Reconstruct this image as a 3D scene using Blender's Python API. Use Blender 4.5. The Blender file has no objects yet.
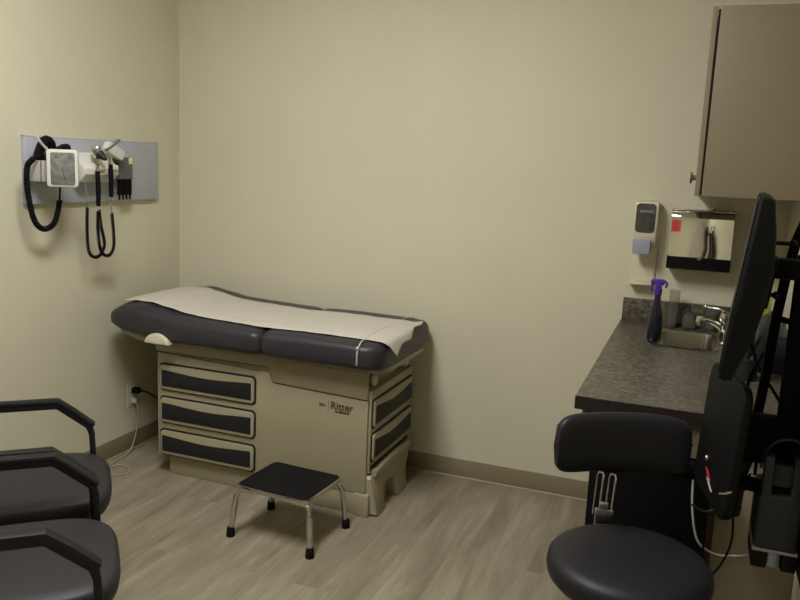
import bpy, bmesh, math, random
from mathutils import Vector, Matrix, Euler
random.seed(7)
scene = bpy.context.scene
COL = scene.collection
PI = math.pi
R = math.radians

# ------------------------------------------------------------------ materials
def srgb(r, g, b):
    def f(c):
        c /= 255.0
        return c/12.92 if c <= .04045 else ((c+.055)/1.055)**2.4
    return (f(r), f(g), f(b), 1)

def mat(name, rgb, rough=.5, metal=0, var=.0, vscale=8, bump=0, bscale=200, spec=.5, coat=0,
        trans=0, ior=1.45, emit=None, estr=0, alpha=1):
    m = bpy.data.materials.new(name); m.use_nodes = True
    nt = m.node_tree; b = nt.nodes['Principled BSDF']
    c = srgb(*rgb)
    b.inputs['Base Color'].default_value = c
    b.inputs['Roughness'].default_value = rough
    b.inputs['Metallic'].default_value = metal
    b.inputs['Specular IOR Level'].default_value = spec
    b.inputs['Coat Weight'].default_value = coat
    b.inputs['Transmission Weight'].default_value = trans
    b.inputs['IOR'].default_value = ior
    b.inputs['Alpha'].default_value = alpha
    if emit:
        b.inputs['Emission Color'].default_value = emit
        b.inputs['Emission Strength'].default_value = estr
    tc = nt.nodes.new('ShaderNodeTexCoord')
    if var:
        n = nt.nodes.new('ShaderNodeTexNoise'); n.inputs['Scale'].default_value = vscale
        n.inputs['Detail'].default_value = 4
        nt.links.new(tc.outputs['Object'], n.inputs['Vector'])
        r = nt.nodes.new('ShaderNodeValToRGB')
        r.color_ramp.elements[0].position = .3; r.color_ramp.elements[1].position = .7
        r.color_ramp.elements[0].color = tuple(x*(1-var) for x in c[:3]) + (1,)
        r.color_ramp.elements[1].color = tuple(min(1, x*(1+var)) for x in c[:3]) + (1,)
        nt.links.new(n.outputs['Fac'], r.inputs['Fac'])
        nt.links.new(r.outputs['Color'], b.inputs['Base Color'])
    if bump:
        n = nt.nodes.new('ShaderNodeTexNoise'); n.inputs['Scale'].default_value = bscale
        nt.links.new(tc.outputs['Object'], n.inputs['Vector'])
        bp = nt.nodes.new('ShaderNodeBump'); bp.inputs['Strength'].default_value = bump
        bp.inputs['Distance'].default_value = .002
        nt.links.new(n.outputs['Fac'], bp.inputs['Height'])
        nt.links.new(bp.outputs['Normal'], b.inputs['Normal'])
    return m

M = {}
M['wall'] = mat('wall_paint', (201, 196, 171), .75, var=.02, vscale=3, bump=.15, bscale=250, spec=.3)
M['ceiling'] = mat('ceiling_tile', (205, 203, 192), .9, var=.06, vscale=60)
M['base'] = mat('vinyl_baseboard', (131, 122, 95), .5, var=.03)
M['caulk'] = mat('light_floor_caulk', (176, 163, 132), .6, var=.03)
M['putty'] = mat('putty_plastic', (152, 145, 117), .42, var=.02, vscale=5, bump=.1, bscale=500)
M['putty_shaded'] = mat('putty_upper_shaded', (146, 138, 110), .45, var=.02, vscale=5)  # darker putty copy, the shade below the pad is put into the colour
M['gap'] = mat('shadow_gap', (26, 22, 20), .8, var=.05)  # near-black fill paints the shade in gaps, recesses and the stirrup bay
M['drawer_dark'] = mat('charcoal_insert', (22, 20, 24), .6, var=.08, vscale=30, bump=.3, bscale=300)
M['vinyl'] = mat('pad_vinyl', (50, 46, 51), .42, var=.05, vscale=12, bump=.12, bscale=400)
M['paper'] = mat('exam_paper', (190, 184, 170), .85, var=.02, vscale=20, bump=.25, bscale=60, spec=.2)
M['strap'] = mat('clear_strap', (172, 162, 148), .3, var=.02)
M['white'] = mat('white_plastic', (208, 205, 195), .4, var=.015)
M['cream_plastic'] = mat('ivory_plastic', (205, 197, 172), .4, var=.015)
M['board'] = mat('grey_board', (170, 171, 178), .5, var=.02, vscale=6)
M['board_edge'] = mat('pale_edge', (190, 188, 184), .5, var=.02)
M['greybox'] = mat('light_grey_plastic', (176, 173, 168), .45, var=.02)
M['dial'] = mat('dial_face', (112, 110, 104), .5, var=.35, vscale=45)
M['black'] = mat('black_plastic', (9, 8, 9), .6, var=.08, vscale=20, spec=.18)
M['blackmatte'] = mat('black_matte', (6, 6, 6), .75, var=.08, vscale=20, spec=.15)
M['chairframe'] = mat('black_painted_frame', (14, 12, 13), .55, var=.06, vscale=15, bump=.1, bscale=300)
M['chairvinyl'] = mat('dark_grey_chair_vinyl', (38, 34, 36), .5, var=.05, vscale=10, bump=.15, bscale=350)
M['stoolvinyl'] = mat('black_stool_vinyl', (30, 28, 31), .5, spec=.32, var=.05, vscale=10, bump=.12, bscale=350)
M['rubber'] = mat('black_rubber', (12, 11, 12), .8, var=.15, vscale=60, bump=.5, bscale=250, spec=.25)
M['chrome'] = mat('chrome', (205, 203, 198), .12, 1, var=.02)
M['mirror'] = mat('polished_steel', (225, 222, 214), .07, 1, var=.015, vscale=4)
M['steel'] = mat('brushed_steel', (165, 160, 148), .25, 1, var=.05, vscale=20)
M['darkgrey'] = mat('dark_grey_plastic', (38, 38, 41), .5, spec=.3, var=.05)
M['midgrey'] = mat('mid_grey_plastic', (112, 114, 120), .4, var=.04)
M['window'] = mat('smoked_window', (70, 68, 64), .2, var=.3, vscale=35, coat=.3)
M['blue'] = mat('blue_grey_push_bar', (150, 153, 165), .4, var=.03)
M['cab'] = mat('cabinet_laminate', (130, 119, 95), .5, var=.025, vscale=3)
M['apron'] = mat('cabinet_laminate_panel', (130, 117, 88), .5, var=.025, vscale=3)
M['purple'] = mat('purple_plastic', (70, 40, 140), .35, var=.05)
M['sprayliquid'] = mat('dark_translucent_bottle', (40, 42, 58), .15, var=.05, trans=.55)
M['clear'] = mat('clear_plastic', (225, 225, 220), .08, trans=.95, ior=1.2, var=.01)
M['screen'] = mat('monitor_screen', (4, 4, 4), .45, var=.05, spec=.2)
M['whitecord'] = mat('white_cord', (165, 158, 136), .5, var=.02)
M['greycord'] = mat('grey_cord', (130, 126, 116), .5, var=.02)
M['red'] = mat('red_sticker', (170, 48, 52), .5, var=.03)
M['pinkred'] = mat('red_added_panel', (215, 62, 66), .5, var=.03)  # red of the unseen panel added for the dispenser's reflection
M['ink'] = mat('dark_print', (70, 60, 46), .6, var=.03)
M['green'] = mat('yellow_green_label', (138, 140, 58), .5, var=.2, vscale=30)
M['leaf'] = mat('dark_green_cloth', (44, 52, 38), .7, var=.3, vscale=40)
M['yellow'] = mat('pale_yellow_tag', (214, 206, 150), .6, var=.03)
M['light'] = mat('troffer_diffuser', (255, 255, 250), .6, emit=(1, 1.0, 1.0, 1), estr=9.0)
M['lightframe'] = mat('troffer_frame', (220, 220, 215), .5, var=.01)
M['doorwood'] = mat('door_laminate', (178, 172, 156), .45, var=.12, vscale=4)
M['spec_box'] = mat('grey_specula_box', (88, 88, 90), .3, var=.15, vscale=30)

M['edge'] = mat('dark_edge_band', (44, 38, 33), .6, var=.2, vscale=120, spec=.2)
def counter_material():
    m = mat('speckled_laminate', (70, 68, 64), .38)
    nt = m.node_tree; b = nt.nodes['Principled BSDF']
    tc = nt.nodes.new('ShaderNodeTexCoord')
    v = nt.nodes.new('ShaderNodeTexNoise'); v.inputs['Scale'].default_value = 150; v.inputs['Detail'].default_value = 5
    v.inputs['Roughness'].default_value = .7
    n = nt.nodes.new('ShaderNodeTexNoise'); n.inputs['Scale'].default_value = 65; n.inputs['Detail'].default_value = 6
    mx = nt.nodes.new('ShaderNodeMath'); mx.operation = 'ADD'
    r = nt.nodes.new('ShaderNodeValToRGB')
    for q in (v, n): nt.links.new(tc.outputs['Object'], q.inputs['Vector'])
    nt.links.new(v.outputs['Fac'], mx.inputs[0]); nt.links.new(n.outputs['Fac'], mx.inputs[1])
    dv = nt.nodes.new('ShaderNodeMath'); dv.operation = 'MULTIPLY'; dv.inputs[1].default_value = .5
    nt.links.new(mx.outputs[0], dv.inputs[0]); nt.links.new(dv.outputs[0], r.inputs['Fac'])
    e = r.color_ramp.elements
    e[0].position = .38; e[0].color = srgb(40, 36, 31)
    e[1].position = .64; e[1].color = srgb(122, 113, 97)
    k = e.new(.5); k.color = srgb(76, 70, 60)
    nt.links.new(r.outputs['Color'], b.inputs['Base Color'])
    return m
M['counter'] = counter_material()

def floor_material():
    m = mat('vinyl_plank_floor', (140, 126, 100), .42)
    nt = m.node_tree; b = nt.nodes['Principled BSDF']
    L = nt.links.new
    tc = nt.nodes.new('ShaderNodeTexCoord')
    mp = nt.nodes.new('ShaderNodeMapping'); mp.inputs['Rotation'].default_value = (0, 0, R(90))
    L(tc.outputs['Object'], mp.inputs['Vector'])
    br = nt.nodes.new('ShaderNodeTexBrick')
    br.inputs['Scale'].default_value = 1
    br.inputs['Brick Width'].default_value = 1.22; br.inputs['Row Height'].default_value = .152
    br.inputs['Mortar Size'].default_value = .0012; br.inputs['Mortar Smooth'].default_value = .4
    br.inputs['Color1'].default_value = (0, 0, 0, 1); br.inputs['Color2'].default_value = (1, 1, 1, 1)
    br.inputs['Mortar'].default_value = (.35, .35, .35, 1)
    br.inputs['Bias'].default_value = 0
    br.offset = .37
    L(mp.outputs['Vector'], br.inputs['Vector'])
    # grain stretched along the planks, shifted per plank
    cmb = nt.nodes.new('ShaderNodeVectorMath'); cmb.operation = 'MULTIPLY_ADD'
    L(br.outputs['Color'], cmb.inputs[0]); cmb.inputs[1].default_value = (7, 13, 0)
    L(mp.outputs['Vector'], cmb.inputs[2])
    mp2 = nt.nodes.new('ShaderNodeMapping'); mp2.inputs['Scale'].default_value = (1.6, 11, 1)
    L(cmb.outputs[0], mp2.inputs['Vector'])
    g = nt.nodes.new('ShaderNodeTexNoise'); g.inputs['Scale'].default_value = 1.0; g.inputs['Detail'].default_value = 7
    g.inputs['Roughness'].default_value = .6; g.inputs['Distortion'].default_value = .5
    L(mp2.outputs['Vector'], g.inputs['Vector'])
    mp3 = nt.nodes.new('ShaderNodeMapping'); mp3.inputs['Scale'].default_value = (5, 60, 1)
    L(cmb.outputs[0], mp3.inputs['Vector'])
    g2 = nt.nodes.new('ShaderNodeTexNoise'); g2.inputs['Scale'].default_value = 1.0; g2.inputs['Detail'].default_value = 4
    L(mp3.outputs['Vector'], g2.inputs['Vector'])
    a = nt.nodes.new('ShaderNodeMath'); a.operation = 'MULTIPLY_ADD'; a.inputs[1].default_value = .22
    L(g2.outputs['Fac'], a.inputs[0]); L(g.outputs['Fac'], a.inputs[2])
    a2 = nt.nodes.new('ShaderNodeMath'); a2.operation = 'MULTIPLY_ADD'; a2.inputs[1].default_value = .055
    L(br.outputs['Color'], a2.inputs[0]); L(a.outputs[0], a2.inputs[2])
    r = nt.nodes.new('ShaderNodeValToRGB'); e = r.color_ramp.elements
    e[0].position = .45; e[0].color = srgb(116, 106, 88)
    e[1].position = .85; e[1].color = srgb(158, 148, 128)
    k = e.new(.66); k.color = srgb(137, 127, 107)
    L(a2.outputs[0], r.inputs['Fac'])
    L(r.outputs['Color'], b.inputs['Base Color'])
    return m
M['floor'] = floor_material()

# ------------------------------------------------------------------ mesh helpers
class MB:
    """collects shapes (written in world metres) into one mesh"""
    def __init__(s): s.v = []; s.f = []; s.sm = []
    def add(s, verts, faces, smooth=False):
        o = len(s.v); s.v += [tuple(p) for p in verts]
        s.f += [[i+o for i in f] for f in faces]; s.sm += [smooth]*len(faces)
        return s
    def bm(s, b, smooth=False, mtx=None):
        if mtx: b.transform(mtx)
        b.verts.ensure_lookup_table()
        for i, v in enumerate(b.verts): v.index = i
        s.add([v.co.copy() for v in b.verts], [[v.index for v in f.verts] for f in b.faces], smooth)
        b.free(); return s
    def box(s, x0, x1, y0, y1, z0, z1, bev=0, seg=2, mtx=None):
        b = bmesh.new(); bmesh.ops.create_cube(b, size=1)
        for v in b.verts:
            v.co = Vector(((x0+x1)/2+v.co.x*(x1-x0), (y0+y1)/2+v.co.y*(y1-y0), (z0+z1)/2+v.co.z*(z1-z0)))
        if bev: bmesh.ops.bevel(b, geom=b.edges[:], offset=bev, segments=seg, profile=.5, affect='EDGES')
        return s.bm(b, bool(bev), mtx)
    def prism(s, pts, axis, a0, a1, bev=0, seg=2, mtx=None):
        """2D outline pts extruded along axis (0,1,2) between a0 and a1"""
        def P(p, a):
            q = list(p); q.insert(axis, a); return Vector(q)
        b = bmesh.new()
        lo = [b.verts.new(P(p, a0)) for p in pts]; hi = [b.verts.new(P(p, a1)) for p in pts]
        n = len(pts)
        f0 = b.faces.new(lo[::-1]); f1 = b.faces.new(hi)
        for i in range(n): b.faces.new([lo[i], lo[(i+1) % n], hi[(i+1) % n], hi[i]])
        bmesh.ops.recalc_face_normals(b, faces=b.faces[:])
        if bev: bmesh.ops.bevel(b, geom=list(f0.edges)+list(f1.edges), offset=bev, segments=seg, profile=.5, affect='EDGES')
        return s.bm(b, bool(bev), mtx)
    def tube(s, pts, r, n=10, smooth_path=0, cap=True):
        pts = [Vector(p) for p in pts]
        if smooth_path: pts = catmull(pts, smooth_path)
        N = len(pts); rr = r if isinstance(r, (list, tuple)) else [r]*N
        if len(rr) != N: rr = [rr[min(len(rr)-1, int(i*len(rr)/N))] for i in range(N)]
        T = []
        for i in range(N):
            a = pts[max(0, i-1)]; c = pts[min(N-1, i+1)]; t = (c-a)
            T.append(t.normalized() if t.length > 1e-9 else Vector((0, 0, 1)))
        up = Vector((0, 0, 1)) if abs(T[0].z) < .9 else Vector((1, 0, 0))
        nrm = T[0].cross(up).normalized(); V = []; F = []
        for i in range(N):
            nrm = (nrm - T[i]*nrm.dot(T[i])).normalized(); bn = T[i].cross(nrm)
            for k in range(n):
                a = 2*PI*k/n; V.append(pts[i]+(nrm*math.cos(a)+bn*math.sin(a))*rr[i])
        for i in range(N-1):
            for k in range(n):
                F.append([i*n+k, i*n+(k+1) % n, (i+1)*n+(k+1) % n, (i+1)*n+k])
        if cap: F.append(list(range(n))[::-1]); F.append([(N-1)*n+k for k in range(n)])
        return s.add(V, F, True)
    def cyl(s, p0, p1, r, n=20):
        return s.tube([p0, p1], r, n)
    def lathe(s, prof, c=(0, 0, 0), n=32, mtx=None):
        V = []; F = []
        for (r, z) in prof:
            for k in range(n):
                a = 2*PI*k/n; p = Vector((r*math.cos(a), r*math.sin(a), z))
                if mtx: p = mtx @ p
                V.append(p+Vector(c))
        for i in range(len(prof)-1):
            for k in range(n): F.append([i*n+k, i*n+(k+1) % n, (i+1)*n+(k+1) % n, (i+1)*n+k])
        F.append(list(range(n))[::-1]); F.append([(len(prof)-1)*n+k for k in range(n)])
        return s.add(V, F, True)
    def sweep_rect(s, pts, w, h, side, smooth_path=0):
        """rectangular bar along pts; side = unit vector of the width w"""
        pts = [Vector(p) for p in pts]; side = Vector(side).normalized()
        if smooth_path: pts = catmull(pts, smooth_path)
        N = len(pts); b = bmesh.new(); rings = []
        for i in range(N):
            if i == 0: t = (pts[1]-pts[0]).normalized(); k = 1
            elif i == N-1: t = (pts[-1]-pts[-2]).normalized(); k = 1
            else:
                t1 = (pts[i]-pts[i-1]).normalized(); t2 = (pts[i+1]-pts[i]).normalized()
                t = (t1+t2).normalized(); k = 1/max(.5, t.dot(t1))
            u = side.cross(t).normalized()
            rings.append([b.verts.new(pts[i]+side*a*w/2+u*c*h/2*k) for a, c in ((-1, -1), (1, -1), (1, 1), (-1, 1))])
        for i in range(N-1):
            for k in range(4): b.faces.new([rings[i][k], rings[i][(k+1) % 4], rings[i+1][(k+1) % 4], rings[i+1][k]])
        b.faces.new(rings[0][::-1]); b.faces.new(rings[-1])
        bmesh.ops.recalc_face_normals(b, faces=b.faces[:])
        bmesh.ops.bevel(b, geom=[e for e in b.edges], offset=min(w, h)*.22, segments=2, profile=.5, affect='EDGES', clamp_overlap=True)
        return s.bm(b, True)
    def sphere(s, c, r, sc=(1, 1, 1), n=16):
        b = bmesh.new(); bmesh.ops.create_uvsphere(b, u_segments=n, v_segments=max(6, n//2), radius=r)
        for v in b.verts: v.co = Vector((v.co.x*sc[0]+c[0], v.co.y*sc[1]+c[1], v.co.z*sc[2]+c[2]))
        return s.bm(b, True)
    def build(s, name, material, parent=None):
        off = Vector(OFF.get(parent.name, (0, 0, 0))) if parent else Vector((0, 0, 0))
        me = bpy.data.meshes.new(name)
        me.from_pydata([tuple(Vector(v)-off) for v in s.v], [], s.f)
        me.polygons.foreach_set('use_smooth', s.sm)
        me.materials.append(M[material]); me.update()
        b = bmesh.new(); b.from_mesh(me); bmesh.ops.recalc_face_normals(b, faces=b.faces[:]); b.to_mesh(me); b.free()
        me.set_sharp_from_angle(angle=R(38))
        o = bpy.data.objects.new(name, me); COL.objects.link(o)
        if parent: o.parent = parent; OFF[o.name] = OFF.get(parent.name, (0, 0, 0))
        return o
OFF = {}

def catmull(p, k):
    q = [p[0]]+list(p)+[p[-1]]; out = []
    for i in range(1, len(q)-2):
        for j in range(k):
            t = j/k
            out.append(.5*((2*q[i])+(q[i+1]-q[i-1])*t+(2*q[i-1]-5*q[i]+4*q[i+1]-q[i+2])*t*t
                           + (3*q[i]-q[i-1]-3*q[i+1]+q[i+2])*t**3))
    out.append(p[-1]); return out

def rrect(x0, x1, z0, z1, r, n=5):
    P = []
    for cx, cz, a0 in ((x1-r, z1-r, 0), (x0+r, z1-r, 90), (x0+r, z0+r, 180), (x1-r, z0+r, 270)):
        for i in range(n+1):
            a = R(a0+90*i/n); P.append((cx+r*math.cos(a), cz+r*math.sin(a)))
    return P

def tag(o, label, cat, group=None):
    o['label'] = label; o['category'] = cat
    if group: o['group'] = group
    return o
def thing(name, label, cat, loc=(0, 0, 0), group=None):
    o = bpy.data.objects.new(name, None); COL.objects.link(o); o.location = loc
    OFF[o.name] = tuple(loc); o.empty_display_size = .1
    return tag(o, label, cat, group)
def struct(o): o['kind'] = 'structure'; return o
def coil(path, rad, turns, k=10, ramp=True):
    """helix wound round a smooth path"""
    P = catmull([Vector(p) for p in path], 12); L = [0]
    for i in range(1, len(P)): L.append(L[-1]+(P[i]-P[i-1]).length)
    n = int(turns*k); out = []; nrm = None
    for i in range(n+1):
        d = L[-1]*i/n; j = 1
        while j < len(L)-1 and L[j] < d: j += 1
        t = (d-L[j-1])/max(1e-9, L[j]-L[j-1]); c = P[j-1].lerp(P[j], t); T = (P[j]-P[j-1]).normalized()
        if nrm is None: nrm = T.cross(Vector((1, 0, 0)) if abs(T.x) < .9 else Vector((0, 0, 1))).normalized()
        nrm = (nrm-T*nrm.dot(T)).normalized(); b = T.cross(nrm); a = 2*PI*i/k
        out.append(c+(nrm*math.cos(a)+b*math.sin(a))*rad)
    return out

# ------------------------------------------------------------------ room shell
RW, D, H = 2.95, -4.5, 2.83
struct(MB().box(-.12, RW+.12, D-.12, .12, -.1, 0).build('floor', 'floor'))
struct(MB().box(-.12, RW+.12, D-.12, .12, H, H+.1).build('ceiling', 'ceiling'))
struct(MB().box(-.12, RW+.12, 0, .12, 0, H).build('wall_back', 'wall'))
struct(MB().box(-.12, 0, D, 0, 0, H).build('wall_left', 'wall'))
struct(MB().box(RW, RW+.12, D, 0, 0, H).build('wall_right', 'wall'))
struct(MB().box(-.12, RW+.12, D-.12, D, 0, H).build('wall_front', 'wall'))
def baseboard(name, x0, x1, y0, y1, cx0, cx1, cy0, cy1):
    o = struct(MB().box(x0, x1, y0, y1, 0, .093, .002).build(name, 'base'))
    struct(MB().box(cx0, cx1, cy0, cy1, 0, .008, .002).build('trim_'+name.split('_')[1], 'caulk'))
baseboard('baseboard_back', .006, RW-.006, -.006, 0, .01, RW-.01, -.013, -.006)
baseboard('baseboard_left', 0, .006, D+.01, -.006, .006, .013, D+.01, -.013)
baseboard('baseboard_right', RW-.006, RW, D+.01, -1.36, RW-.013, RW-.006, D+.01, -1.36)
# door behind the camera
dr = struct(MB().box(1.95, 2.85, D, D+.045, .01, 2.05, .004).build('door_1', 'doorwood'))
MB().tube([(2.03, D+.045, 1), (2.03, D+.09, 1), (2.14, D+.09, 1)], .009).build('door_handle', 'steel', dr)

# ceiling lights
def troffer(x, y, label):
    t = thing('ceiling_light', label, 'ceiling light', (x, y, H))
    f = MB()
    w, l = .3, .6
    f.box(x-w, x+w, y-l, y-l+.03, H-.02, H, .003); f.box(x-w, x+w, y+l-.03, y+l, H-.02, H, .003)
    f.box(x-w, x-w+.03, y-l, y+l, H-.02, H, .003); f.box(x+w-.03, x+w, y-l, y+l, H-.02, H, .003)
    f.build('frame', 'lightframe', t)
    MB().box(x-w+.03, x+w-.03, y-l+.03, y+l-.03, H-.014, H-.004).build('diffuser', 'light', t)
troffer(1.33, -2.10, 'rectangular ceiling light panel over the middle of the room')

# ------------------------------------------------------------------ examination table
ET = thing('examination_table', 'putty coloured medical examination table with dark grey padded top and white paper', 'examination table', (.86, -.36, 0))
FY = -.61      # front face
BX = 1.388     # foot end face
b = MB()
b.prism([(.32, .10), (BX, .10), (BX, .556), (.9, .575), (.32, .595)], 1, FY, -.095, .004)
b.build('cabinet_body', 'putty', ET)
# upper section with the stepped seam
b = MB(); b.prism([(.315, .603), (.905, .603), (.935, .537), (1.386, .520), (1.386, .640), (.315, .640)], 1, FY-.004, FY+.012, .003)
b.box(.325, 1.358, FY+.013, -.115, .560, .640)
b.build('upper_panel', 'putty_shaded', ET)
b = MB(); b.sweep_rect([(.32, FY-.0015, .600), (.906, FY-.0015, .600), (.936, FY-.0015, .534), (1.387, FY-.0015, .517)], .0025, .003, (0, 1, 0))
b.build('seam', 'ink', ET)
# plinth
b = MB(); b.prism([(.362, -.578), (1.33, -.606), (1.35, -.620), (1.408, -.620), (1.408, -.575), (1.375, -.13), (.362, -.13)], 2, 0, .1, .005)
b.build('plinth', 'putty', ET)
def scoop(x0, x1, z0, z1, sag, axis, a0, a1):
    """dark recessed grip panel with a sagging top edge"""
    P = [(x0, z0), (x1, z0)]
    for i in range(17):
        t = 1-i/16; P.append((x0+(x1-x0)*t, z1-sag*math.sin(PI*t)**1.5))
    return P
def front_drawer(z0, z1):
    g = MB().prism(rrect(.334, .850, z0-.007, z1+.008, .022), 1, FY-.003, FY+.004).build('drawer', 'gap', ET)
    MB().prism(rrect(.341, .843, z0, z1, .018), 1, FY-.012, FY-.001, .003).build('drawer_front', 'putty', g)
    MB().prism(scoop(.352, .829, z0+.015, z1-.024, .012, 1, 0, 0), 1, FY-.0135, FY-.010, .0006).build('grip_panel', 'drawer_dark', g)
for z0, z1 in ((.424, .541), (.265, .383), (.108, .224)): front_drawer(z0, z1)
# foot end: two drawers, moulded frame and arched foot
e = MB()
e.box(BX, BX+.012, -.600, -.100, .19, .556, .005)
e.build('end_frame', 'putty', ET)
def end_drawer(z0, z1):
    X = BX+.012
    g = MB().prism(rrect(-.592, -.112, z0-.006, z1+.007, .02), 0, X-.004, X+.003).build('drawer', 'gap', ET)
    MB().prism(rrect(-.586, -.118, z0, z1, .017), 0, X+.001, X+.012, .003).build('drawer_front', 'putty', g)
    MB().prism(scoop(-.572, -.132, z0+.015, z1-.024, .018, 0, 0, 0), 0, X+.010, X+.0135, .0006).build('grip_panel', 'drawer_dark', g)
end_drawer(.392, .512); end_drawer(.243, .362)
b = MB()
shear = Matrix(((1, 0, -.2, .014), (0, 1, 0, 0), (0, 0, 1, 0), (0, 0, 0, 1)))
b.prism([(-.598, .012), (-.585, 0), (-.508, 0), (-.496, .012), (-.490, .088), (-.476, .102), (-.372, .102), (-.359, .088), (-.352, .012), (-.342, 0), (-.240, 0), (-.226, .012), (-.205, .09), (-.112, .165), (-.122, .180), (-.59, .180), (-.602, .168)], 0, BX-.02, BX+.042, .006, mtx=shear)
b.build('arched_foot', 'putty', ET)
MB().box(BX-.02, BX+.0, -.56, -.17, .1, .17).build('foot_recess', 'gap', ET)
MB().tube([(BX+.020, -.575, .188), (BX+.024, -.36, .198), (BX+.020, -.15, .188)], .017, 12, 8).build('step_handle', 'putty', ET)
MB().box(BX+.010, BX+.016, -.585, -.14, .206, .222, .002).build('handle_gap', 'gap', ET)
# stirrup bay
MB().box(1.345, 1.362, -.585, -.13, .557, .634).build('stirrup_bay', 'putty_shaded', ET)
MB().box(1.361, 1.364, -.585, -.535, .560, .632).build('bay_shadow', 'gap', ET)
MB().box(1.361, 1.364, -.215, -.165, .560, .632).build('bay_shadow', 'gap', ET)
for y in (-.545, -.165):
    k = MB().sphere((1.384, y, .592), .02, (.9, .9, 1.35)); k.cyl((1.355, y, .592), (1.384, y, .592), .012)
    k.build('stirrup_knob', 'cream_plastic', ET)
# deck under the pad
b = MB(); b.prism(rrect(.30, 1.462, -.612, -.07, .08), 2, .636, .664, .008)
b.build('deck', 'putty', ET)
b = MB()
b.prism([(.125, .70), (.14, .675), (.22, .648), (.34, .632), (.42, .64), (.42, .68), (.135, .705)], 1, -.64, -.08, .006)
b.build('head_support', 'putty', ET)
b = MB(); P = []
for i in range(13):
    a = PI*i/12; P.append((.395+.062*math.cos(a), .662+.048*math.sin(a)))
b.prism(P, 1, -.722, -.655, .008); b.box(.355, .435, -.66, -.60, .645, .668, .003)
b.build('side_lever', 'cream_plastic', ET)
# pads
XT = [(.06, .745), (.10, .785), (.18, .824), (.27, .838), (.36, .822), (.47, .803), (.6, .797), (.8, .791), (.88, .788), (.95, .790), (1.1, .793), (1.3, .790), (1.45, .785), (1.56, .774)]
XB = [(.06, .694), (.12, .70), (.2, .675), (.32, .655), (.45, .652), (.9, .652), (1.5, .652), (1.56, .655)]
def lerp(T, x):
    if x <= T[0][0]: return T[0][1]
    for (a, p), (c, q) in zip(T, T[1:]):
        if x <= c:
            t = (x-a)/(c-a); t = t*t*(3-2*t)*.4+t*.6
            return p+(q-p)*t
    return T[-1][1]
YC = -.36
def pad_sec(x, x0, x1, r0, r1, s0, s1):
    """half width, top, bottom of the pad at x; r = corner radius in plan, s = edge rounding in height"""
    w = .345
    if x < x0+r0: t = 1-(x-x0)/r0; w -= r0*(1-math.sqrt(max(0, 1-t*t)))*1.0
    if x > x1-r1: t = 1-(x1-x)/r1; w -= r1*(1-math.sqrt(max(0, 1-t*t)))*1.0
    top = lerp(XT, x); bot = lerp(XB, x); h = top-bot; k = 1
    if x < x0+s0: t = 1-(x-x0)/s0; k = min(k, math.sqrt(max(0, 1-t*t)))
    if x > x1-s1: t = 1-(x1-x)/s1; k = min(k, math.sqrt(max(0, 1-t*t)))
    k = .40+.60*k
    return w, bot+h*(.5+.5*k), bot+h*(.5-.5*k)
NP = 4.6
CUSH = [(.062, .918, .14, .05, .07, .06), (.902, 1.468, .05, .09, .06, .035)]
def pad_top(x, y):
    z = -1
    for c in CUSH:
        if c[0] <= x <= c[1]:
            w, t, bt = pad_sec(x, *c); q = min(1, abs((y-YC)/w))
            z = max(z, (t+bt)/2+(t-bt)/2*(1-q**NP)**(1/NP))
    return z
def cushion(c, name):
    x0, x1 = c[0], c[1]; n = 64; K = 56; V = []; F = []
    for i in range(n+1):
        t = i/n; u = .5-.5*math.cos(PI*t); x = x0+(x1-x0)*(.5*u+.5*t)
        w, tp, bt = pad_sec(x, *c); zm = (tp+bt)/2; hh = (tp-bt)/2
        for k in range(K):
            a = 2*PI*k/K; cs, sn = math.cos(a), math.sin(a)
            V.append((x, YC+w*math.copysign(abs(cs)**(2/NP), cs), zm+hh*math.copysign(abs(sn)**(2/NP), sn)))
    for i in range(n):
        for k in range(K): F.append([i*K+k, i*K+(k+1) % K, (i+1)*K+(k+1) % K, (i+1)*K+k])
    F.append(list(range(K))[::-1]); F.append([n*K+k for k in range(K)])
    m = MB(); m.add(V, F, True); return m.build(name, 'vinyl', ET)
cushion(CUSH[0], 'back_cushion'); cushion(CUSH[1], 'seat_cushion')
# paper
def wave(x, y): return .0012*math.sin(23*x+7*y)+.0010*math.sin(41*x-19*y)
V = []; F = []; ny = 28
xs = [.15+i*(1.435-.15)/70 for i in range(71)]
def yedge(x, s):   # slightly wandering paper edges
    return (-.643+.006*math.sin(5*x)) if s < 0 else (-.205+.008*math.sin(4*x+1))
for x in xs:
    for j in range(ny+1):
        y = yedge(x, -1)+(yedge(x, 1)-yedge(x, -1))*j/ny
        sup = max(pad_top(xx, y) for xx in (x-.045, x-.03, x-.015, x, x+.015, x+.03, x+.045))
        V.append((x, y, sup+.003+abs(wave(x, y))))
def hang(y):
    t = (y+.643)/.44
    if t < .10: return .018+.8*t
    return .100-.075*(t-.10)/.90+.008*math.sin(14*t)
nh = 9; base = len(xs)-1
for i in range(1, nh+1):
    for j in range(ny+1):
        y = yedge(1.435, -1)+(yedge(1.435, 1)-yedge(1.435, -1))*j/ny
        y += .05*(i/nh)*max(0, j/ny-.5)*2
        s = hang(y)*i/nh; z0 = V[base*(ny+1)+j][2]
        out = .042; x = 1.435+min(s, out)+max(0, s-out)*.45+.004*math.sin(25*y)*i/nh; z = z0-.010*(min(s, out)/out)**2-max(0, s-out)*.92
        V.append((x, y, z))
nx = len(xs)+nh
for i in range(nx-1):
    for j in range(ny):
        a = i*(ny+1)+j; F.append([a, a+1, a+ny+2, a+ny+1])
m = MB(); m.add(V, F, True); pp = m.build('exam_paper', 'paper', ET)
sd = pp.modifiers.new('solid', 'SOLIDIFY'); sd.thickness = .0012; sd.offset = 1
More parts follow.
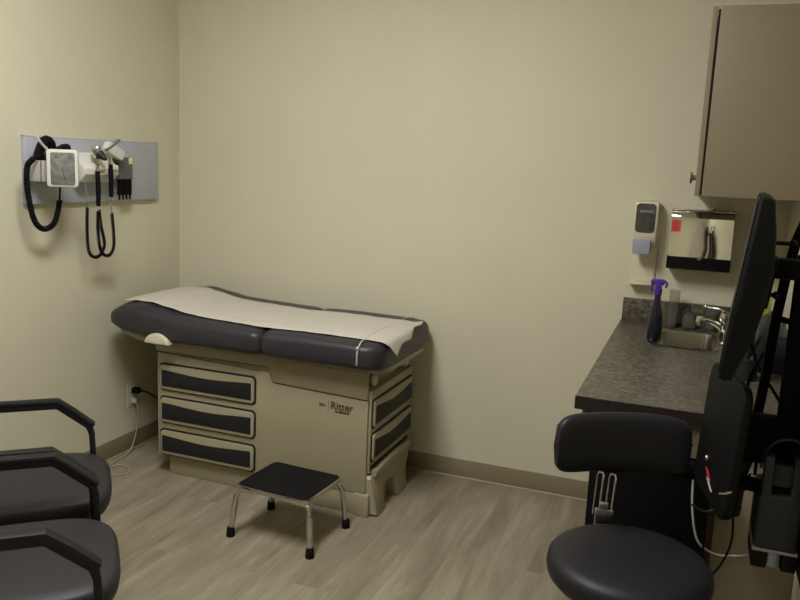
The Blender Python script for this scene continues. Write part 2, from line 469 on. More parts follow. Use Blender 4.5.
# strap across the paper
P = [(1.372, YC-.349, .69), (1.372, YC-.349, .74)]
for i in range(25):
    y = YC-.340+.68*i/24; P.append((1.372, y, max(pad_top(1.372, y), pad_top(1.372, y))+.006))
P += [(1.372, YC+.349, .74), (1.372, YC+.349, .69)]
m = MB(); m.sweep_rect(P, .007, .0022, (1, 0, 0)); st = m.build('paper_strap', 'strap', ET)
MB().sphere((1.372, YC-.349, .762), .006, (1, .5, 1)).build('strap_snap', 'white', st)

# lettering on the table front
def letters(txt, size, x, z, name, parent, y=FY-.002, shear=0, bold=0):
    cu = bpy.data.curves.new('tmp', 'FONT'); cu.body = txt; cu.size = size; cu.extrude = .0006; cu.offset = bold; cu.shear = shear
    o = bpy.data.objects.new('tmp', cu); COL.objects.link(o)
    dg = bpy.context.evaluated_depsgraph_get(); dg.update()
    me = bpy.data.meshes.new_from_object(o.evaluated_get(dg)); bpy.data.objects.remove(o)
    me.transform(Matrix.Translation(Vector((x, y, z))-Vector(OFF[parent.name])) @ Matrix.Rotation(PI/2, 4, 'X'))
    me.materials.clear(); me.materials.append(M['ink'])
    q = bpy.data.objects.new(name, me); COL.objects.link(q); q.parent = parent; return q
letters('204', .021, 1.160, .463, 'model_number', ET)
MB().box(1.203, 1.2045, FY-.0012, FY, .445, .492).build('divider_line', 'ink', ET)
letters('Ritter', .045, 1.215, .459, 'brand_lettering', ET, bold=.0006)
letters('by Midmark', .014, 1.237, .445, 'small_lettering', ET, bold=.0004)

# ------------------------------------------------------------------ step stool
SS = thing('step_stool', 'low chrome step stool with black rubber tread in front of the table', 'step stool', (1.165, -.868, 0))
def Q(u, v, z):   # stool frame, turned a little
    a = R(-3.5); return Vector((1.168+u*math.cos(a)-v*math.sin(a), -.872+u*math.sin(a)+v*math.cos(a), z))
mt = Matrix.Translation((1.168, -.872, 0)) @ Matrix.Rotation(R(-3.5), 4, 'Z')
m = MB(); m.prism(rrect(-.168, .168, -.145, .145, .03), 2, .203, .222, .004, mtx=mt); m.build('rim', 'chrome', SS)
m = MB(); m.prism(rrect(-.160, .160, -.137, .137, .024), 2, .218, .2255, .002, mtx=mt); m.build('tread', 'rubber', SS)
for sx in (-1, 1):
    for sy in (-1, 1):
        m = MB(); m.tube([Q(sx*.10, sy*.118, .196), Q(sx*.145, sy*.124, .197), Q(sx*.163, sy*.128, .185), Q(sx*.172, sy*.134, .15), Q(sx*.182, sy*.144, .03)], .0115, 12, 5)
        lg = m.build('leg', 'chrome', SS)
        m = MB(); m.lathe([(.017, 0), (.018, .006), (.0155, .032), (.0135, .040)], Q(sx*.184, sy*.146, 0), 16); m.build('rubber_foot', 'rubber', lg)

# ------------------------------------------------------------------ guest chairs
def guest_chair():
    t = thing('guest_chair', '', 'chair', (0, 0, 0), 'guest chairs in a row along the left side')
    # seat
    m = MB(); out = []
    n = 64; V = []; F = []
    def ring(s, z):
        for k in range(n):
            a = 2*PI*k/n; c, sn = math.cos(a), math.sin(a); e = 2/3.6
            V.append((-.02+(.232+.0)*s*math.copysign(abs(c)**e, c), .238*s*math.copysign(abs(sn)**e, sn), z))
    prof = [(.90, .385), (.955, .39), (.985, .405), (1, .425), (.992, .442), (.97, .452), (.93, .459), (.8, .464), (.4, .468), (.05, .468)]
    for s_, z in prof: ring(s_, z)
    for i in range(len(prof)-1):
        for k in range(n): F.append([i*n+k, i*n+(k+1) % n, (i+1)*n+(k+1) % n, (i+1)*n+k])
    F.append(list(range(n))[::-1]); F.append([(len(prof)-1)*n+k for k in range(n)])
    m.add(V, F, True); m.build('seat', 'chairvinyl', t)
    # backrest
    m = MB(); mt = Matrix.Translation((-.275, 0, .70)) @ Matrix.Rotation(R(-10), 4, 'Y')
    m.prism(rrect(-.225, .225, -.17, .17, .07), 0, -.028, .028, .02, 4, mt); m.build('backrest', 'chairvinyl', t)
    for s in (-1, 1):
        y = s*.247
        pts = [(-.33, y, 0), (-.315, y, .2), (-.285, y, .42), (-.262, y, .61), (-.245, y, .624), (.045, y, .624), (.144, y, .544), (.154, y, .515), (.172, y, .0)]
        m = MB(); m.sweep_rect(pts, .030, .020, (0, 1, 0)); fr = m.build('side_frame', 'chairframe', t)
        m = MB(); m.sweep_rect([(-.25, y, .640), (-.20, y, .640), (.045, y, .640), (.10, y, .598), (.150, y, .554), (.162, y, .545)], .036, .016, (0, 1, 0))
        m.build('armrest', 'chairframe', fr)
    m = MB(); m.box(-.14, -.11, -.235, .235, .355, .385, .003); m.box(.10, .13, -.24, .24, .352, .386, .003)
    m.build('seat_rail', 'chairframe', t)
    m = MB(); m.sweep_rect([(-.283, -.235, .55), (-.30, 0, .55), (-.283, .235, .55)], .02, .03, (0, 0, 1)); m.build('back_rail', 'chairframe', t)
    return t
def copy_tree(o, parent=None):
    c = o.copy(); COL.objects.link(c); c.parent = parent
    for ch in list(o.children): copy_tree(ch, c)
    return c
ga = guest_chair(); gb = copy_tree(ga)
ga.location = (.720, -1.715, 0); ga.rotation_euler = (0, 0, R(42))
gb.location = (1.088, -2.112, 0); gb.rotation_euler = (0, 0, R(42))
ga['label'] = 'dark grey padded guest armchair farther from the viewer, nearer the examination table'
gb['label'] = 'dark grey padded guest armchair in the lower left corner, nearest the viewer'

# ------------------------------------------------------------------ rolling stool
SX, SY = 2.535, -1.675
RS = thing('rolling_stool', 'black round-seated rolling stool with a padded backrest before the counter', 'stool', (SX, SY, 0))
prof = [(.0, .512), (.163, .512), (.182, .518), (.194, .532), (.198, .552), (.195, .570), (.185, .582), (.165, .589), (.10, .593), (0, .594)]
MB().lathe(prof, (SX, SY, 0), 56).build('seat', 'stoolvinyl', RS)
m = MB(); m.lathe([(.03, .30), (.03, .45), (.07, .499), (.07, .512)], (SX, SY, 0)); m.lathe([(.018, .12), (.018, .31)], (SX, SY, 0)); m.build('gas_column', 'black', RS)
for k in range(5):
    a = 2*PI*k/5+.5; d = Vector((math.cos(a), math.sin(a), 0)); c0 = Vector((SX, SY, 0))
    m = MB(); m.sweep_rect([c0+d*.02+Vector((0, 0, .12)), c0+d*.14+Vector((0, 0, .105)), c0+d*.27+Vector((0, 0, .075))], .04, .025, (-d.y, d.x, 0)); lg = m.build('base_leg', 'black', RS)
    m = MB(); s = Vector((-d.y, d.x, 0)); w = c0+d*.265+Vector((0, 0, .027))
    m.cyl(w-s*.022, w-s*.006, .027); m.cyl(w+s*.006, w+s*.022, .027); m.cyl(w+Vector((0, 0, .0)), w+Vector((0, 0, .04)), .008, 10); m.build('caster', 'blackmatte', lg)
# backrest: curved pad
BYc = -1.48; BXc = 2.474
m = MB(); V = []; F = []; nu, K = 40, 40
hw, hh, th = .184, .080, .026
for i in range(nu+1):
    u = -1+2*i/nu; ue = abs(u)
    sc = (1-ue**9)**(1/2.8) if ue < 1 else 0
    sc = max(sc, .02)
    for k in range(K):
        a = 2*PI*k/K; c, s = math.cos(a), math.sin(a)
        z = hh*sc*math.copysign(abs(s)**(2/3.6), s); y = th*(sc**.6)*math.copysign(abs(c)**(2/2.6), c)
        V.append((BXc+hw*u, BYc+y-.028*u*u, (.801)+z+.006*(1-u*u)))
for i in range(nu):
    for k in range(K): F.append([i*K+k, i*K+(k+1) % K, (i+1)*K+(k+1) % K, (i+1)*K+k])
F.append(list(range(K))[::-1]); F.append([nu*K+k for k in range(K)])
TB = Matrix.Translation((BXc, BYc, 0)) @ Matrix.Rotation(R(24), 4, 'Z') @ Matrix.Translation((-BXc, -BYc, 0))
V = [TB @ Vector(p) for p in V]
m.add(V, F, True); br = m.build('backrest', 'stoolvinyl', RS)
m = MB()
m.box(BXc-.03, BXc+.03, BYc+.022, BYc+.032, .71, .82, .004, mtx=TB)
m.build('back_plate', 'blackmatte', br)
# slotted chrome bracket: two slots
m = MB(); bx = 2.452
for dx in (-.020, .012):
    P = [(bx+dx-.009-.004, BYc+.03, .58), (bx+dx-.009, BYc+.028, .694), (bx+dx-.006, BYc+.028, .702), (bx+dx+.004, BYc+.028, .702), (bx+dx+.007, BYc+.028, .694), (bx+dx+.003, BYc+.03, .58)]
    m.tube(P, .0035, 8)
m.box(bx-.018, bx+.006, BYc+.026, BYc+.032, .55, .62, .001)
m.sweep_rect([(bx-.004, BYc+.03, .60), (bx-.003, BYc+.03, .52), (bx+.01, BYc+.005, .480), (SX, SY+.05, .488)], .05, .008, (1, 0, 0))
m.build('back_bracket', 'chrome', RS)

# ------------------------------------------------------------------ counter, sink, cabinets
CZ, CX, CE = .87, 2.33, -1.322
ct = MB()
sx0, sx1, sy0, sy1 = 2.482, 2.712, -.478, -.150
def slab_with_hole(x0, x1, y0, y1, z0, z1, hole):
    n = 6; inner = hole; outer = []
    cx = sum(p[0] for p in inner)/len(inner); cy = sum(p[1] for p in inner)/len(inner)
    for (px, py) in inner:
        dx, dy = px-cx, py-cy; ts = []
        if dx > 0: ts.append((x1-cx)/dx)
        if dx < 0: ts.append((x0-cx)/dx)
        if dy > 0: ts.append((y1-cy)/dy)
        if dy < 0: ts.append((y0-cy)/dy)
        t = min(ts); outer.append((cx+dx*t, cy+dy*t))
    N = len(inner); V = []; F = []
    for z in (z0, z1):
        V += [(p[0], p[1], z) for p in inner]; V += [(p[0], p[1], z) for p in outer]
    for i in range(N):
        j = (i+1) % N
        F.append([2*N+i, 2*N+j, 3*N+j, 3*N+i]); F.append([i, N+i, N+j, j])
        F.append([i, j, 2*N+j, 2*N+i])
    return V, F
hole = rrect(sx0, sx1, sy0, sy1, .045, 6)
V, F = slab_with_hole(CX, RW-.001, -.62, -.001, CZ-.038, CZ, hole); ct.add(V, F)
ct.box(CX, RW-.001, CE, -.62, CZ-.038, CZ)
# fill the corners of the star-shaped slab: solid rim strips
ct.box(CX, sx0-.03, -.62, -.001, CZ-.038, CZ-.0002); ct.box(sx1+.03, RW-.001, -.62, -.001, CZ-.038, CZ-.0002)
ct.box(CX, RW-.001, -.62, sy0-.03, CZ-.038, CZ-.0002); ct.box(CX, RW-.001, sy1+.03, -.001, CZ-.038, CZ-.0002)
ctop = ct.build('countertop', 'counter'); tag(ctop, 'dark speckled laminate countertop with a short backsplash and a cut-out for the sink', 'countertop')
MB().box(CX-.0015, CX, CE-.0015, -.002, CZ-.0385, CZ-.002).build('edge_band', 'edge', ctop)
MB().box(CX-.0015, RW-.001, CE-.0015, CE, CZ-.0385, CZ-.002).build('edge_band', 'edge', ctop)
MB().box(CX+.003, RW-.001, -.02, -.0005, CZ, CZ+.1, .002).build('backsplash', 'counter', ctop)
MB().box(RW-.02, RW-.0005, CE, -.021, CZ, CZ+.1, .002).build('backsplash', 'counter', ctop)
# base cabinet at the back half, drawer apron over the open near half
BC = thing('base_cabinet', 'putty laminate base cabinet carrying the dark countertop', 'cabinet', (2.65, -.67, 0))
m = MB(); m.box(2.375, RW-.002, -.78, -.762, .10, CZ-.04); m.box(2.375, RW-.002, -.022, -.004, .10, CZ-.04); m.box(2.375, RW-.002, -.762, -.022, .10, .118); m.box(RW-.02, RW-.002, -.762, -.022, .118, CZ-.04); m.box(2.375, 2.393, -.762, -.022, CZ-.08, CZ-.04); m.box(2.375, 2.393, -.40, -.385, .118, CZ-.08)
m.box(2.43, RW-.002, -.78, -.004, .0, .10); m.build('body', 'cab', BC)
for y0, y1 in ((-.775, -.395), (-.39, -.01)):
    d = MB().box(2.352, 2.372, y0, y1, .11, CZ-.045, .002).build('door', 'cab', BC)
m = MB(); m.box(2.376, RW-.002, CE+.012, -.782, .735, CZ-.04); m.build('apron', 'apron', BC)
dw = MB().box(2.349, 2.368, CE+.014, -.785, .735, CZ-.043, .002).build('drawer', 'cab', BC)
MB().lathe([(.006, 0), (.006, .012), (.014, .018), (.013, .026), (.002, .027)], (2.349, -1.06, .785), 14, Matrix.Rotation(R(-90), 4, 'Y')).build('knob', 'steel', dw)
MB().box(2.735, RW-.002, CE+.012, CE+.032, 0, .735, .001).build('end_panel', 'cab', BC)
# black bin under the near end
BN = thing('waste_bin', 'tall black box-shaped waste bin under the near end of the counter', 'bin', (2.54, -1.19, 0))
m = MB(); m.box(2.388, 2.715, -1.345, -1.02, .004, .70, .006); m.build('body', 'blackmatte', BN)
m = MB(); m.box(2.384, 2.719, -1.349, -1.016, .695, .728, .005); m.build('lid', 'blackmatte', BN)
# sink
SK = thing('sink', 'small stainless steel sink basin set in the dark countertop', 'sink', (2.597, -.314, .70))
m = MB(); V = []; F = []
rings = [(.012, CZ+.0025), (.004, CZ+.0045), (-.003, CZ+.002), (-.006, CZ-.01), (-.010, CZ-.10), (-.02, CZ-.125), (-.05, CZ-.135)]
for off, z in rings:
    V += [(x, y, z) for x, y in rrect(sx0-off, sx1+off, sy0-off, sy1+off, .045+off*.6, 8)]
N = len(V)//len(rings)
for i in range(len(rings)-1):
    for k in range(N): F.append([i*N+k, i*N+(k+1) % N, (i+1)*N+(k+1) % N, (i+1)*N+k])
F.append([(len(rings)-1)*N+k for k in range(N)])
m.add(V, F, True); bs = m.build('basin', 'steel', SK)
MB().lathe([(.0, 0), (.03, 0), (.035, .004), (.028, .005), (0, .003)], (2.597, -.314, CZ-.135), 20).build('drain', 'chrome', SK)
# faucet
FC = thing('faucet', 'chrome tap with a lever and short spout at the right of the sink', 'faucet', (2.745, -.26, CZ))
m = MB(); m.prism(rrect(2.722, 2.768, -.36, -.16, .018), 2, CZ, CZ+.012, .002); m.build('base_plate', 'steel', FC)
m = MB(); m.lathe([(.022, 0), (.021, .03), (.019, .06), (.023, .075), (.017, .10), (.005, .108)], (2.742, -.26, CZ+.012), 20); m.build('body', 'chrome', FC)
m = MB(); m.tube([(2.742, -.26, CZ+.045), (2.71, -.27, CZ+.066), (2.675, -.28, CZ+.082), (2.655, -.285, CZ+.078)], [.014, .013, .012, .012], 14, 5)
m.lathe([(.014, -.022), (.0155, -.01), (.0155, .01), (.012, .018)], (2.651, -.286, CZ+.076), 16); m.build('spout', 'chrome', FC)
m = MB(); m.tube([(2.742, -.26, CZ+.105), (2.73, -.26, CZ+.122), (2.69, -.25, CZ+.128), (2.668, -.245, CZ+.130)], [.008, .006, .005, .005], 10, 5); m.sphere((2.668, -.245, CZ+.130), .008); m.build('lever', 'chrome', FC)
for y in (-.335, -.185):
    MB().lathe([(.018, 0), (.016, .025), (.02, .032), (.018, .045), (.004, .048)], (2.745, y, CZ+.012), 16).build('side_handle', 'chrome', FC)
# spray bottle
sbx, sby = 2.490, -.395
SB = thing('spray_bottle', 'spray bottle with purple trigger head standing left of the sink', 'bottle', (sbx, sby, CZ))
MB().lathe([(.0, 0), (.024, 0), (.027, .006), (.026, .09), (.021, .12), (.014, .15), (.012, .17), (.012, .185), (0, .185)], (sbx, sby, CZ), 24).build('bottle', 'sprayliquid', SB)
m = MB(); m.lathe([(.014, .182), (.014, .202), (.009, .206)], (sbx, sby, CZ), 16)
m.box(sbx-.012, sbx+.012, sby-.010, sby+.010, CZ+.203, CZ+.222, .004)
m.box(sbx-.030, sbx+.020, sby-.010, sby+.010, CZ+.218, CZ+.240, .005)
m.tube([(sbx-.020, sby, CZ+.222), (sbx-.027, sby, CZ+.205), (sbx-.024, sby, CZ+.190)], .004, 8)
m.tube([(sbx+.018, sby, CZ+.235), (sbx+.03, sby, CZ+.225), (sbx+.026, sby, CZ+.21)], .005, 8)
m.build('trigger_head', 'purple', SB)
# clear containers behind the sink
c1 = thing('clear_cup', 'tall clear plastic container standing against the backsplash behind the sink', 'container', (2.56, -.085, CZ))
m = MB(); m.lathe([(.020, 0), (.022, .16), (.0205, .16), (.0185, .004), (.001, .003)], (2.545, -.075, CZ), 24); m.build('body', 'clear', c1)
c2 = thing('soap_bottle', 'small clear soap bottle with pump beside the tall clear container', 'bottle', (2.60, -.075, CZ))
m = MB(); m.lathe([(.0, 0), (.024, 0), (.026, .005), (.026, .05), (.018, .065), (.009, .07), (0, .07)], (2.61, -.075, CZ), 20); m.build('body', 'clear', c2)
m = MB(); m.tube([(2.61, -.075, CZ+.07), (2.61, -.075, CZ+.10), (2.585, -.075, CZ+.098)], .004, 8); m.build('pump', 'darkgrey', c2)
c3 = tag(MB().lathe([(.022, 0), (.026, .11), (.0245, .11), (.0205, .004), (.001, .003)], (2.70, -.075, CZ), 24).build('drinking_cup', 'clear'), 'clear plastic cup at the backsplash just left of the tap', 'cup')

# upper cabinet
UC = thing('wall_cabinet', 'taupe laminate wall cabinet hung high on the right wall', 'cabinet', (2.77, -.25, 1.437))
m = MB(); m.box(2.608, RW-.002, -.50, -.003, 1.437, 2.091, .0015); m.build('body', 'cab', UC)
# door slightly ajar
mt = Matrix.Translation((2.591, 0, 0))
d = MB(); d.prism([(2.584, 1.436), (2.601, 1.436), (2.599, 2.089), (2.582, 2.089)], 1, -.503, -.252, .0015); dd = d.build('door', 'cab', UC)
d = MB(); d.prism([(2.584, 1.436), (2.601, 1.436), (2.599, 2.089), (2.582, 2.089)], 1, -.248, -.004, .0015); d.build('door', 'cab', UC)
m = MB(); m.box(2.601, 2.6085, -.497, -.006, 1.441, 2.08); m.build('door_gap', 'gap', UC)
m = MB(); m.lathe([(.011, 0), (.009, .014), (.011, .018), (.021, .021), (.021, .026), (.003, .028)], (2.590, -.47, 1.500), 16, Matrix.Rotation(R(-90), 4, 'Y')); m.build('knob', 'steel', dd)

# ------------------------------------------------------------------ soap dispenser
SD = thing('soap_dispenser', 'ivory wall soap dispenser with smoked window and drip tray', 'soap dispenser', (2.40, 0, 1.03))
m = MB(); m.prism(rrect(2.348, 2.452, 1.045, 1.22, .008), 1, -.012, -.001, .002); m.build('back_plate', 'cream_plastic', SD)
m = MB(); m.prism([(2.35, -.001), (2.45, -.001), (2.45, -.052), (2.438, -.062), (2.362, -.062), (2.35, -.052)], 2, 1.036, 1.048, .003)
m.build('drip_tray', 'cream_plastic', SD)
m = MB(); m.prism([(-.001, 1.20), (-.001, 1.388), (-.03, 1.397), (-.075, 1.39), (-.088, 1.375), (-.088, 1.25), (-.075, 1.215), (-.06, 1.20)], 0, 2.352, 2.448, .008, 3); m.build('housing', 'cream_plastic', SD)
m = MB(); m.prism(rrect(2.358, 2.438, 1.262, 1.384, .016), 1, -.091, -.080, .002); w = m.build('window', 'window', SD)
m = MB(); m.box(2.374, 2.430, -.093, -.086, 1.345, 1.356, .001); m.build('bar', 'midgrey', w)
m = MB(); m.prism(rrect(2.356, 2.428, 1.172, 1.236, .008), 1, -.105, -.06, .004); m.build('push_bar', 'blue', SD)

# ------------------------------------------------------------------ paper towel dispenser
TD = thing('paper_towel_dispenser', 'mirror-polished steel paper towel dispenser with black lower lip', 'paper towel dispenser', (2.622, 0, 1.13))
x0, x1 = 2.502, 2.744
prof = [(0, 1.362), (-.078, 1.362), (-.090, 1.352), (-.094, 1.335), (-.097, 1.27), (-.1, 1.175), (0, 1.175)]
m = MB(); m.prism(prof, 0, x0, x1, .002); m.build('cover', 'mirror', TD)
m = MB(); m.prism([(-.001, 1.175), (-.100, 1.175), (-.104, 1.170), (-.102, 1.128), (-.09, 1.122), (-.001, 1.122)], 0, x0-.004, x1+.002, .002); m.build('lower_lip', 'black', TD)
m = MB(); m.box(x0-.002, x1+.002, -.08, -.002, 1.362, 1.368, .001); m.build('lid_edge', 'steel', TD)
m = MB(); m.box(2.617, 2.631, -.107, -.1, 1.164, 1.178, .001); m.build('lock', 'steel', TD)
m = MB(); m.cyl((2.655, -.03, 1.366), (2.655, -.03, 1.378), .005, 10); m.build('lid_pin', 'steel', TD)

# ------------------------------------------------------------------ diagnostic wall board
DB = thing('diagnostic_board', 'grey wall-mounted diagnostic board beside the corner on the left wall', 'instrument board', (0, -.625, 1.27))
m = MB(); m.box(0, .022, -1.053, -.205, 1.272, 1.554, .002); m.build('panel', 'board', DB)
m = MB(); m.box(.001, .0235, -1.053, -.205, 1.548, 1.556, .001); m.build('top_trim', 'board_edge', DB)
# transformer housing with cradles
HS = thing('instrument_transformer', 'white handle transformer with two instrument heads resting on top', 'medical instrument', (.06, -.68, 1.35))
m = MB(); m.prism([(.022, 1.365), (.085, 1.365), (.115, 1.40), (.115, 1.425), (.085, 1.455), (.07, 1.492), (.022, 1.492)], 1, -.82, -.605, .006, 3)
m.build('housing', 'white', HS)
m = MB()
for y in (-.735, -.650):
    MB().box(.085, .13, y-.028, y+.028, 1.418, 1.442, .006, 3).build('cradle', 'white', HS)
# otoscope, ophthalmoscope
def scope(name, label, y, top, bot, head, group):
    t = thing(name, label, 'medical instrument', (.125, y, bot))
    MB().tube([(.125, y, top), (.127, y, (top+bot)/2), (.125, y, bot)], [.010, .011, .0095], 14).build('handle', 'black', t)
    head(t, y, top); return t
def oto(t, y, z):
    m = MB(); m.lathe([(.011, 0), (.009, .02), (.012, .03)], (.125, y, z), 14); m.build('neck', 'chrome', t)
    m = MB(); m.lathe([(.012, -.02), (.023, 0), (.024, .022), (.018, .034), (.004, .036)], (.125, y, z+.075), 18); m.build('head', 'chrome', t)
    m = MB(); m.lathe([(.021, 0), (.007, .036)], (.14, y, z+.07), 14, Matrix.Rotation(R(120), 4, 'Y')); m.build('speculum_cone', 'darkgrey', t)
def oph(t, y, z):
    m = MB(); m.lathe([(.010, 0), (.008, .03)], (.125, y, z), 14); m.build('neck', 'chrome', t)
    m = MB(); mt = Matrix.Translation((.11, y+.045, z+.06)) @ Matrix.Rotation(R(-24), 4, 'X')
    m.prism(rrect(-.062, .055, -.026, .022, .014), 0, -.014, .014, .004, mtx=mt); m.build('head', 'white', t)
    m = MB(); mt = Matrix.Translation((.118, y+.02, z+.082)) @ Matrix.Rotation(R(-66), 4, 'X') @ Matrix.Translation((0, 0, -.04))
    m.box(-.006, .008, -.006, .006, .0, .10, .002, mtx=Matrix.Translation((.118, y-.02, z+.062)) @ Matrix.Rotation(R(-62), 4, 'X')); m.build('viewing_bar', 'midgrey', t)
OT = scope('otoscope', 'chrome-headed otoscope standing in the left cradle of the transformer', -.755, 1.415, 1.262, oto, None)
OP = scope('ophthalmoscope', 'white-headed ophthalmoscope standing in the right cradle of the transformer', -.672, 1.445, 1.30, oph, None)
# cords
def cord(name, pts, r_wire, r_coil, turns, parent, mat_='black'):
    m = MB(); m.tube(coil(pts, r_coil, turns), r_wire, 6); return m.build(name, mat_, parent)
c = cord('coiled_cord', [(.10, -.795, 1.255), (.10, -.80, 1.16), (.10, -.795, 1.07), (.10, -.765, 1.035), (.10, -.72, 1.04), (.11, -.705, 1.09), (.12, -.735, 1.17), (.125, -.752, 1.245)], .0032, .0052, 62, OT)
MB().tube([(.09, -.79, 1.365), (.10, -.795, 1.255)], .0025, 8).build('straight_lead', 'greycord', c)
c = cord('coiled_cord', [(.12, -.752, 1.235), (.115, -.75, 1.16), (.11, -.735, 1.08), (.105, -.705, 1.04), (.105, -.665, 1.035), (.11, -.645, 1.07), (.115, -.65, 1.14), (.12, -.665, 1.225)], .0032, .0052, 60, OP)
MB().tube([(.12, -.665, 1.225), (.125, -.672, 1.30)], .003, 8).build('straight_lead', 'greycord', c)
# specula dispenser
SP = thing('specula_dispenser', 'grey ear specula dispenser with four black tubes on the board', 'specula dispenser', (.06, -.47, 1.28))
m = MB(); m.box(.022, .075, -.555, -.462, 1.375, 1.478, .004); m.build('holder', 'spec_box', SP)
m = MB(); m.box(.022, .07, -.562, -.452, 1.472, 1.482, .002); m.build('lid', 'greybox', SP)
m = MB(); m.box(.076, .079, -.492, -.466, 1.445, 1.475, .001); m.build('tag', 'yellow', SP)
for k in range(4):
    y = -.543+k*.0245
    MB().lathe([(.001, 1.278), (.004, 1.282), (.005, 1.30), (.009, 1.305), (.009, 1.375)], (.062, y, 0), 12).build('tube', 'black', SP)
# blood pressure gauge
BP = thing('blood_pressure_gauge', 'square white blood pressure gauge with grey dial swivelled off the board', 'blood pressure gauge', (.1, -.95, 1.35))
mt = Matrix.Translation((.170, -1.005, 1.426)) @ Matrix.Rotation(R(36), 4, 'Z')
m = MB(); m.prism(rrect(-.060, .060, -.076, .076, .014), 1, -.018, .018, .006, 3, mtx=mt); m.build('case', 'white', BP)
m = MB(); m.prism(rrect(-.044, .048, -.066, .064, .008), 1, -.021, -.016, .001, mtx=mt); fc = m.build('dial_face', 'dial', BP)
m = MB()
for i in range(23):
    a = R(-60+300*i/22); c_, s_ = math.cos(a), math.sin(a)
    m.tube([mt @ Vector((.034*c_, -.0215, .050*s_)), mt @ Vector(((.039 if i % 2 else .042)*c_, -.0215, (.056 if i % 2 else .062)*s_))], .0006, 4)
m.tube([mt @ Vector((0, -.0222, 0)), mt @ Vector((.01, -.0222, -.045))], .0012, 6)
m.build('scale_marks', 'ink', fc)
m = MB(); m.cyl((.022, -.93, 1.42), (.125, -.965, 1.425), .014, 14); m.build('swivel_mount', 'greybox', BP)
CB = thing('cuff_basket', 'light grey cuff basket at the left end of the board', 'basket', (.06, -1.0, 1.36))
m = MB(); m.box(.022, .105, -1.055, -.93, 1.365, 1.372, .002); m.box(.099, .105, -1.055, -.93, 1.365, 1.455, .002)
m.box(.022, .105, -1.055, -1.049, 1.365, 1.455, .002); m.box(.022, .105, -.936, -.93, 1.365, 1.455, .002); m.build('basket', 'greybox', CB)
CF = thing('blood_pressure_cuff', 'black rolled blood pressure cuff stuffed in the grey basket', 'blood pressure cuff', (.065, -.99, 1.38))
m = MB()
m.tube([(.06, -1.035, 1.40), (.065, -1.03, 1.47), (.07, -1.0, 1.53), (.075, -.965, 1.525), (.07, -.955, 1.45)], [.014, .018, .022, .018, .014], 8, 3)
m.tube([(.07, -1.03, 1.455), (.08, -.98, 1.475), (.08, -.92, 1.50), (.075, -.88, 1.515), (.07, -.86, 1.495)], [.016, .020, .018, .013, .009], 8, 3)
m.build('cuff', 'black', CF)
m = MB(); m.tube([(.10, -1.075, 1.555), (.10, -1.04, 1.52), (.10, -1.01, 1.495), (.10, -.995, 1.485)], .005, 8, 4); m.build('white_tube', 'white', CF)
c = cord('coiled_tube', [(.10, -1.085, 1.46), (.095, -1.115, 1.43), (.09, -1.115, 1.35), (.09, -1.10, 1.26), (.09, -1.075, 1.20), (.09, -1.03, 1.175), (.09, -.98, 1.195), (.09, -.955, 1.245), (.09, -.945, 1.29)], .0045, .0085, 55, CF)
MB().tube([(.09, -.945, 1.29), (.085, -.935, 1.33), (.08, -.93, 1.345)], .004, 8).build('tube_end', 'black', c)
MB().tube([(.10, -1.085, 1.46), (.10, -1.05, 1.475), (.09, -1.03, 1.47)], .006, 8).build('tube_end', 'black', c)

# ------------------------------------------------------------------ outlet and cords on the left wall
OU = thing('wall_outlet', 'ivory wall power outlet low on the left wall near the table', 'outlet', (0, -.406, .288))
m = MB(); m.prism(rrect(-.441, -.371, .230, .348, .005), 0, .0005, .006, .0015); m.build('cover_plate', 'cream_plastic', OU)
for z_ in (.300, .246): MB().prism(rrect(-.424, -.388, z_, z_+.032, .008), 0, .005, .009, .001).build('socket', 'white', OU)
PC = thing('power_cord', 'black plug and power cord of the examination table', 'cord', (.02, -.40, .31))
m = MB(); m.prism(rrect(-.418, -.386, .298, .328, .006), 0, .009, .045, .003); m.build('plug', 'black', PC)
m = MB(); m.tube([(.045, -.402, .313), (.10, -.40, .31), (.18, -.40, .275), (.25, -.40, .22), (.318, -.40, .18)], .0045, 8, 6); m.build('cable', 'black', PC)
WC = thing('phone_cord', 'thin white cord running from the outlet down to the floor', 'cord', (.03, -.45, 0))
m = MB(); m.box(.009, .028, -.416, -.396, .247, .270, .003); m.build('plug', 'white', WC)
m = MB(); m.tube([(.028, -.406, .255), (.035, -.402, .21), (.03, -.40, .14), (.03, -.42, .07), (.04, -.47, .02), (.05, -.54, .006), (.06, -.64, .005), (.10, -.72, .005), (.17, -.73, .005), (.20, -.68, .005), (.16, -.63, .005), (.10, -.62, .005), (.08, -.67, .005)], .003, 8, 6)
m.build('cable', 'whitecord', WC)

# ------------------------------------------------------------------ wall-mounted computer station at the right
# monitor, seen almost edge on
MO = thing('computer_monitor', 'black computer monitor seen edge on at the right side', 'monitor', (2.76, -1.68, 1.09))
mc = Vector((2.722, -1.66, 1.292)); mt = Matrix.Translation(mc) @ Matrix.Rotation(R(-3), 4, 'Z') @ Matrix.Rotation(R(6), 4, 'Y') @ Matrix.Scale(.905, 4, (0, 0, 1))
m = MB(); m.prism([(-.012, -.2), (.0, -.205), (.014, -.2), (.035, -.10), (.043, -.02), (.043, .05), (.032, .13), (.016, .2), (0, .205), (-.012, .2)], 1, -.25, .25, .008, 3, mtx=mt); m.build('housing', 'black', MO)
m = MB(); m.box(-.0145, -.011, -.238, .238, -.188, .192, mtx=mt); m.build('screen', 'screen', MO)
m = MB(); m.prism(rrect(-.06, .06, -.06, .06, .01), 0, .04, .055, .003, mtx=mt); m.build('mounting_plate', 'blackmatte', MO)

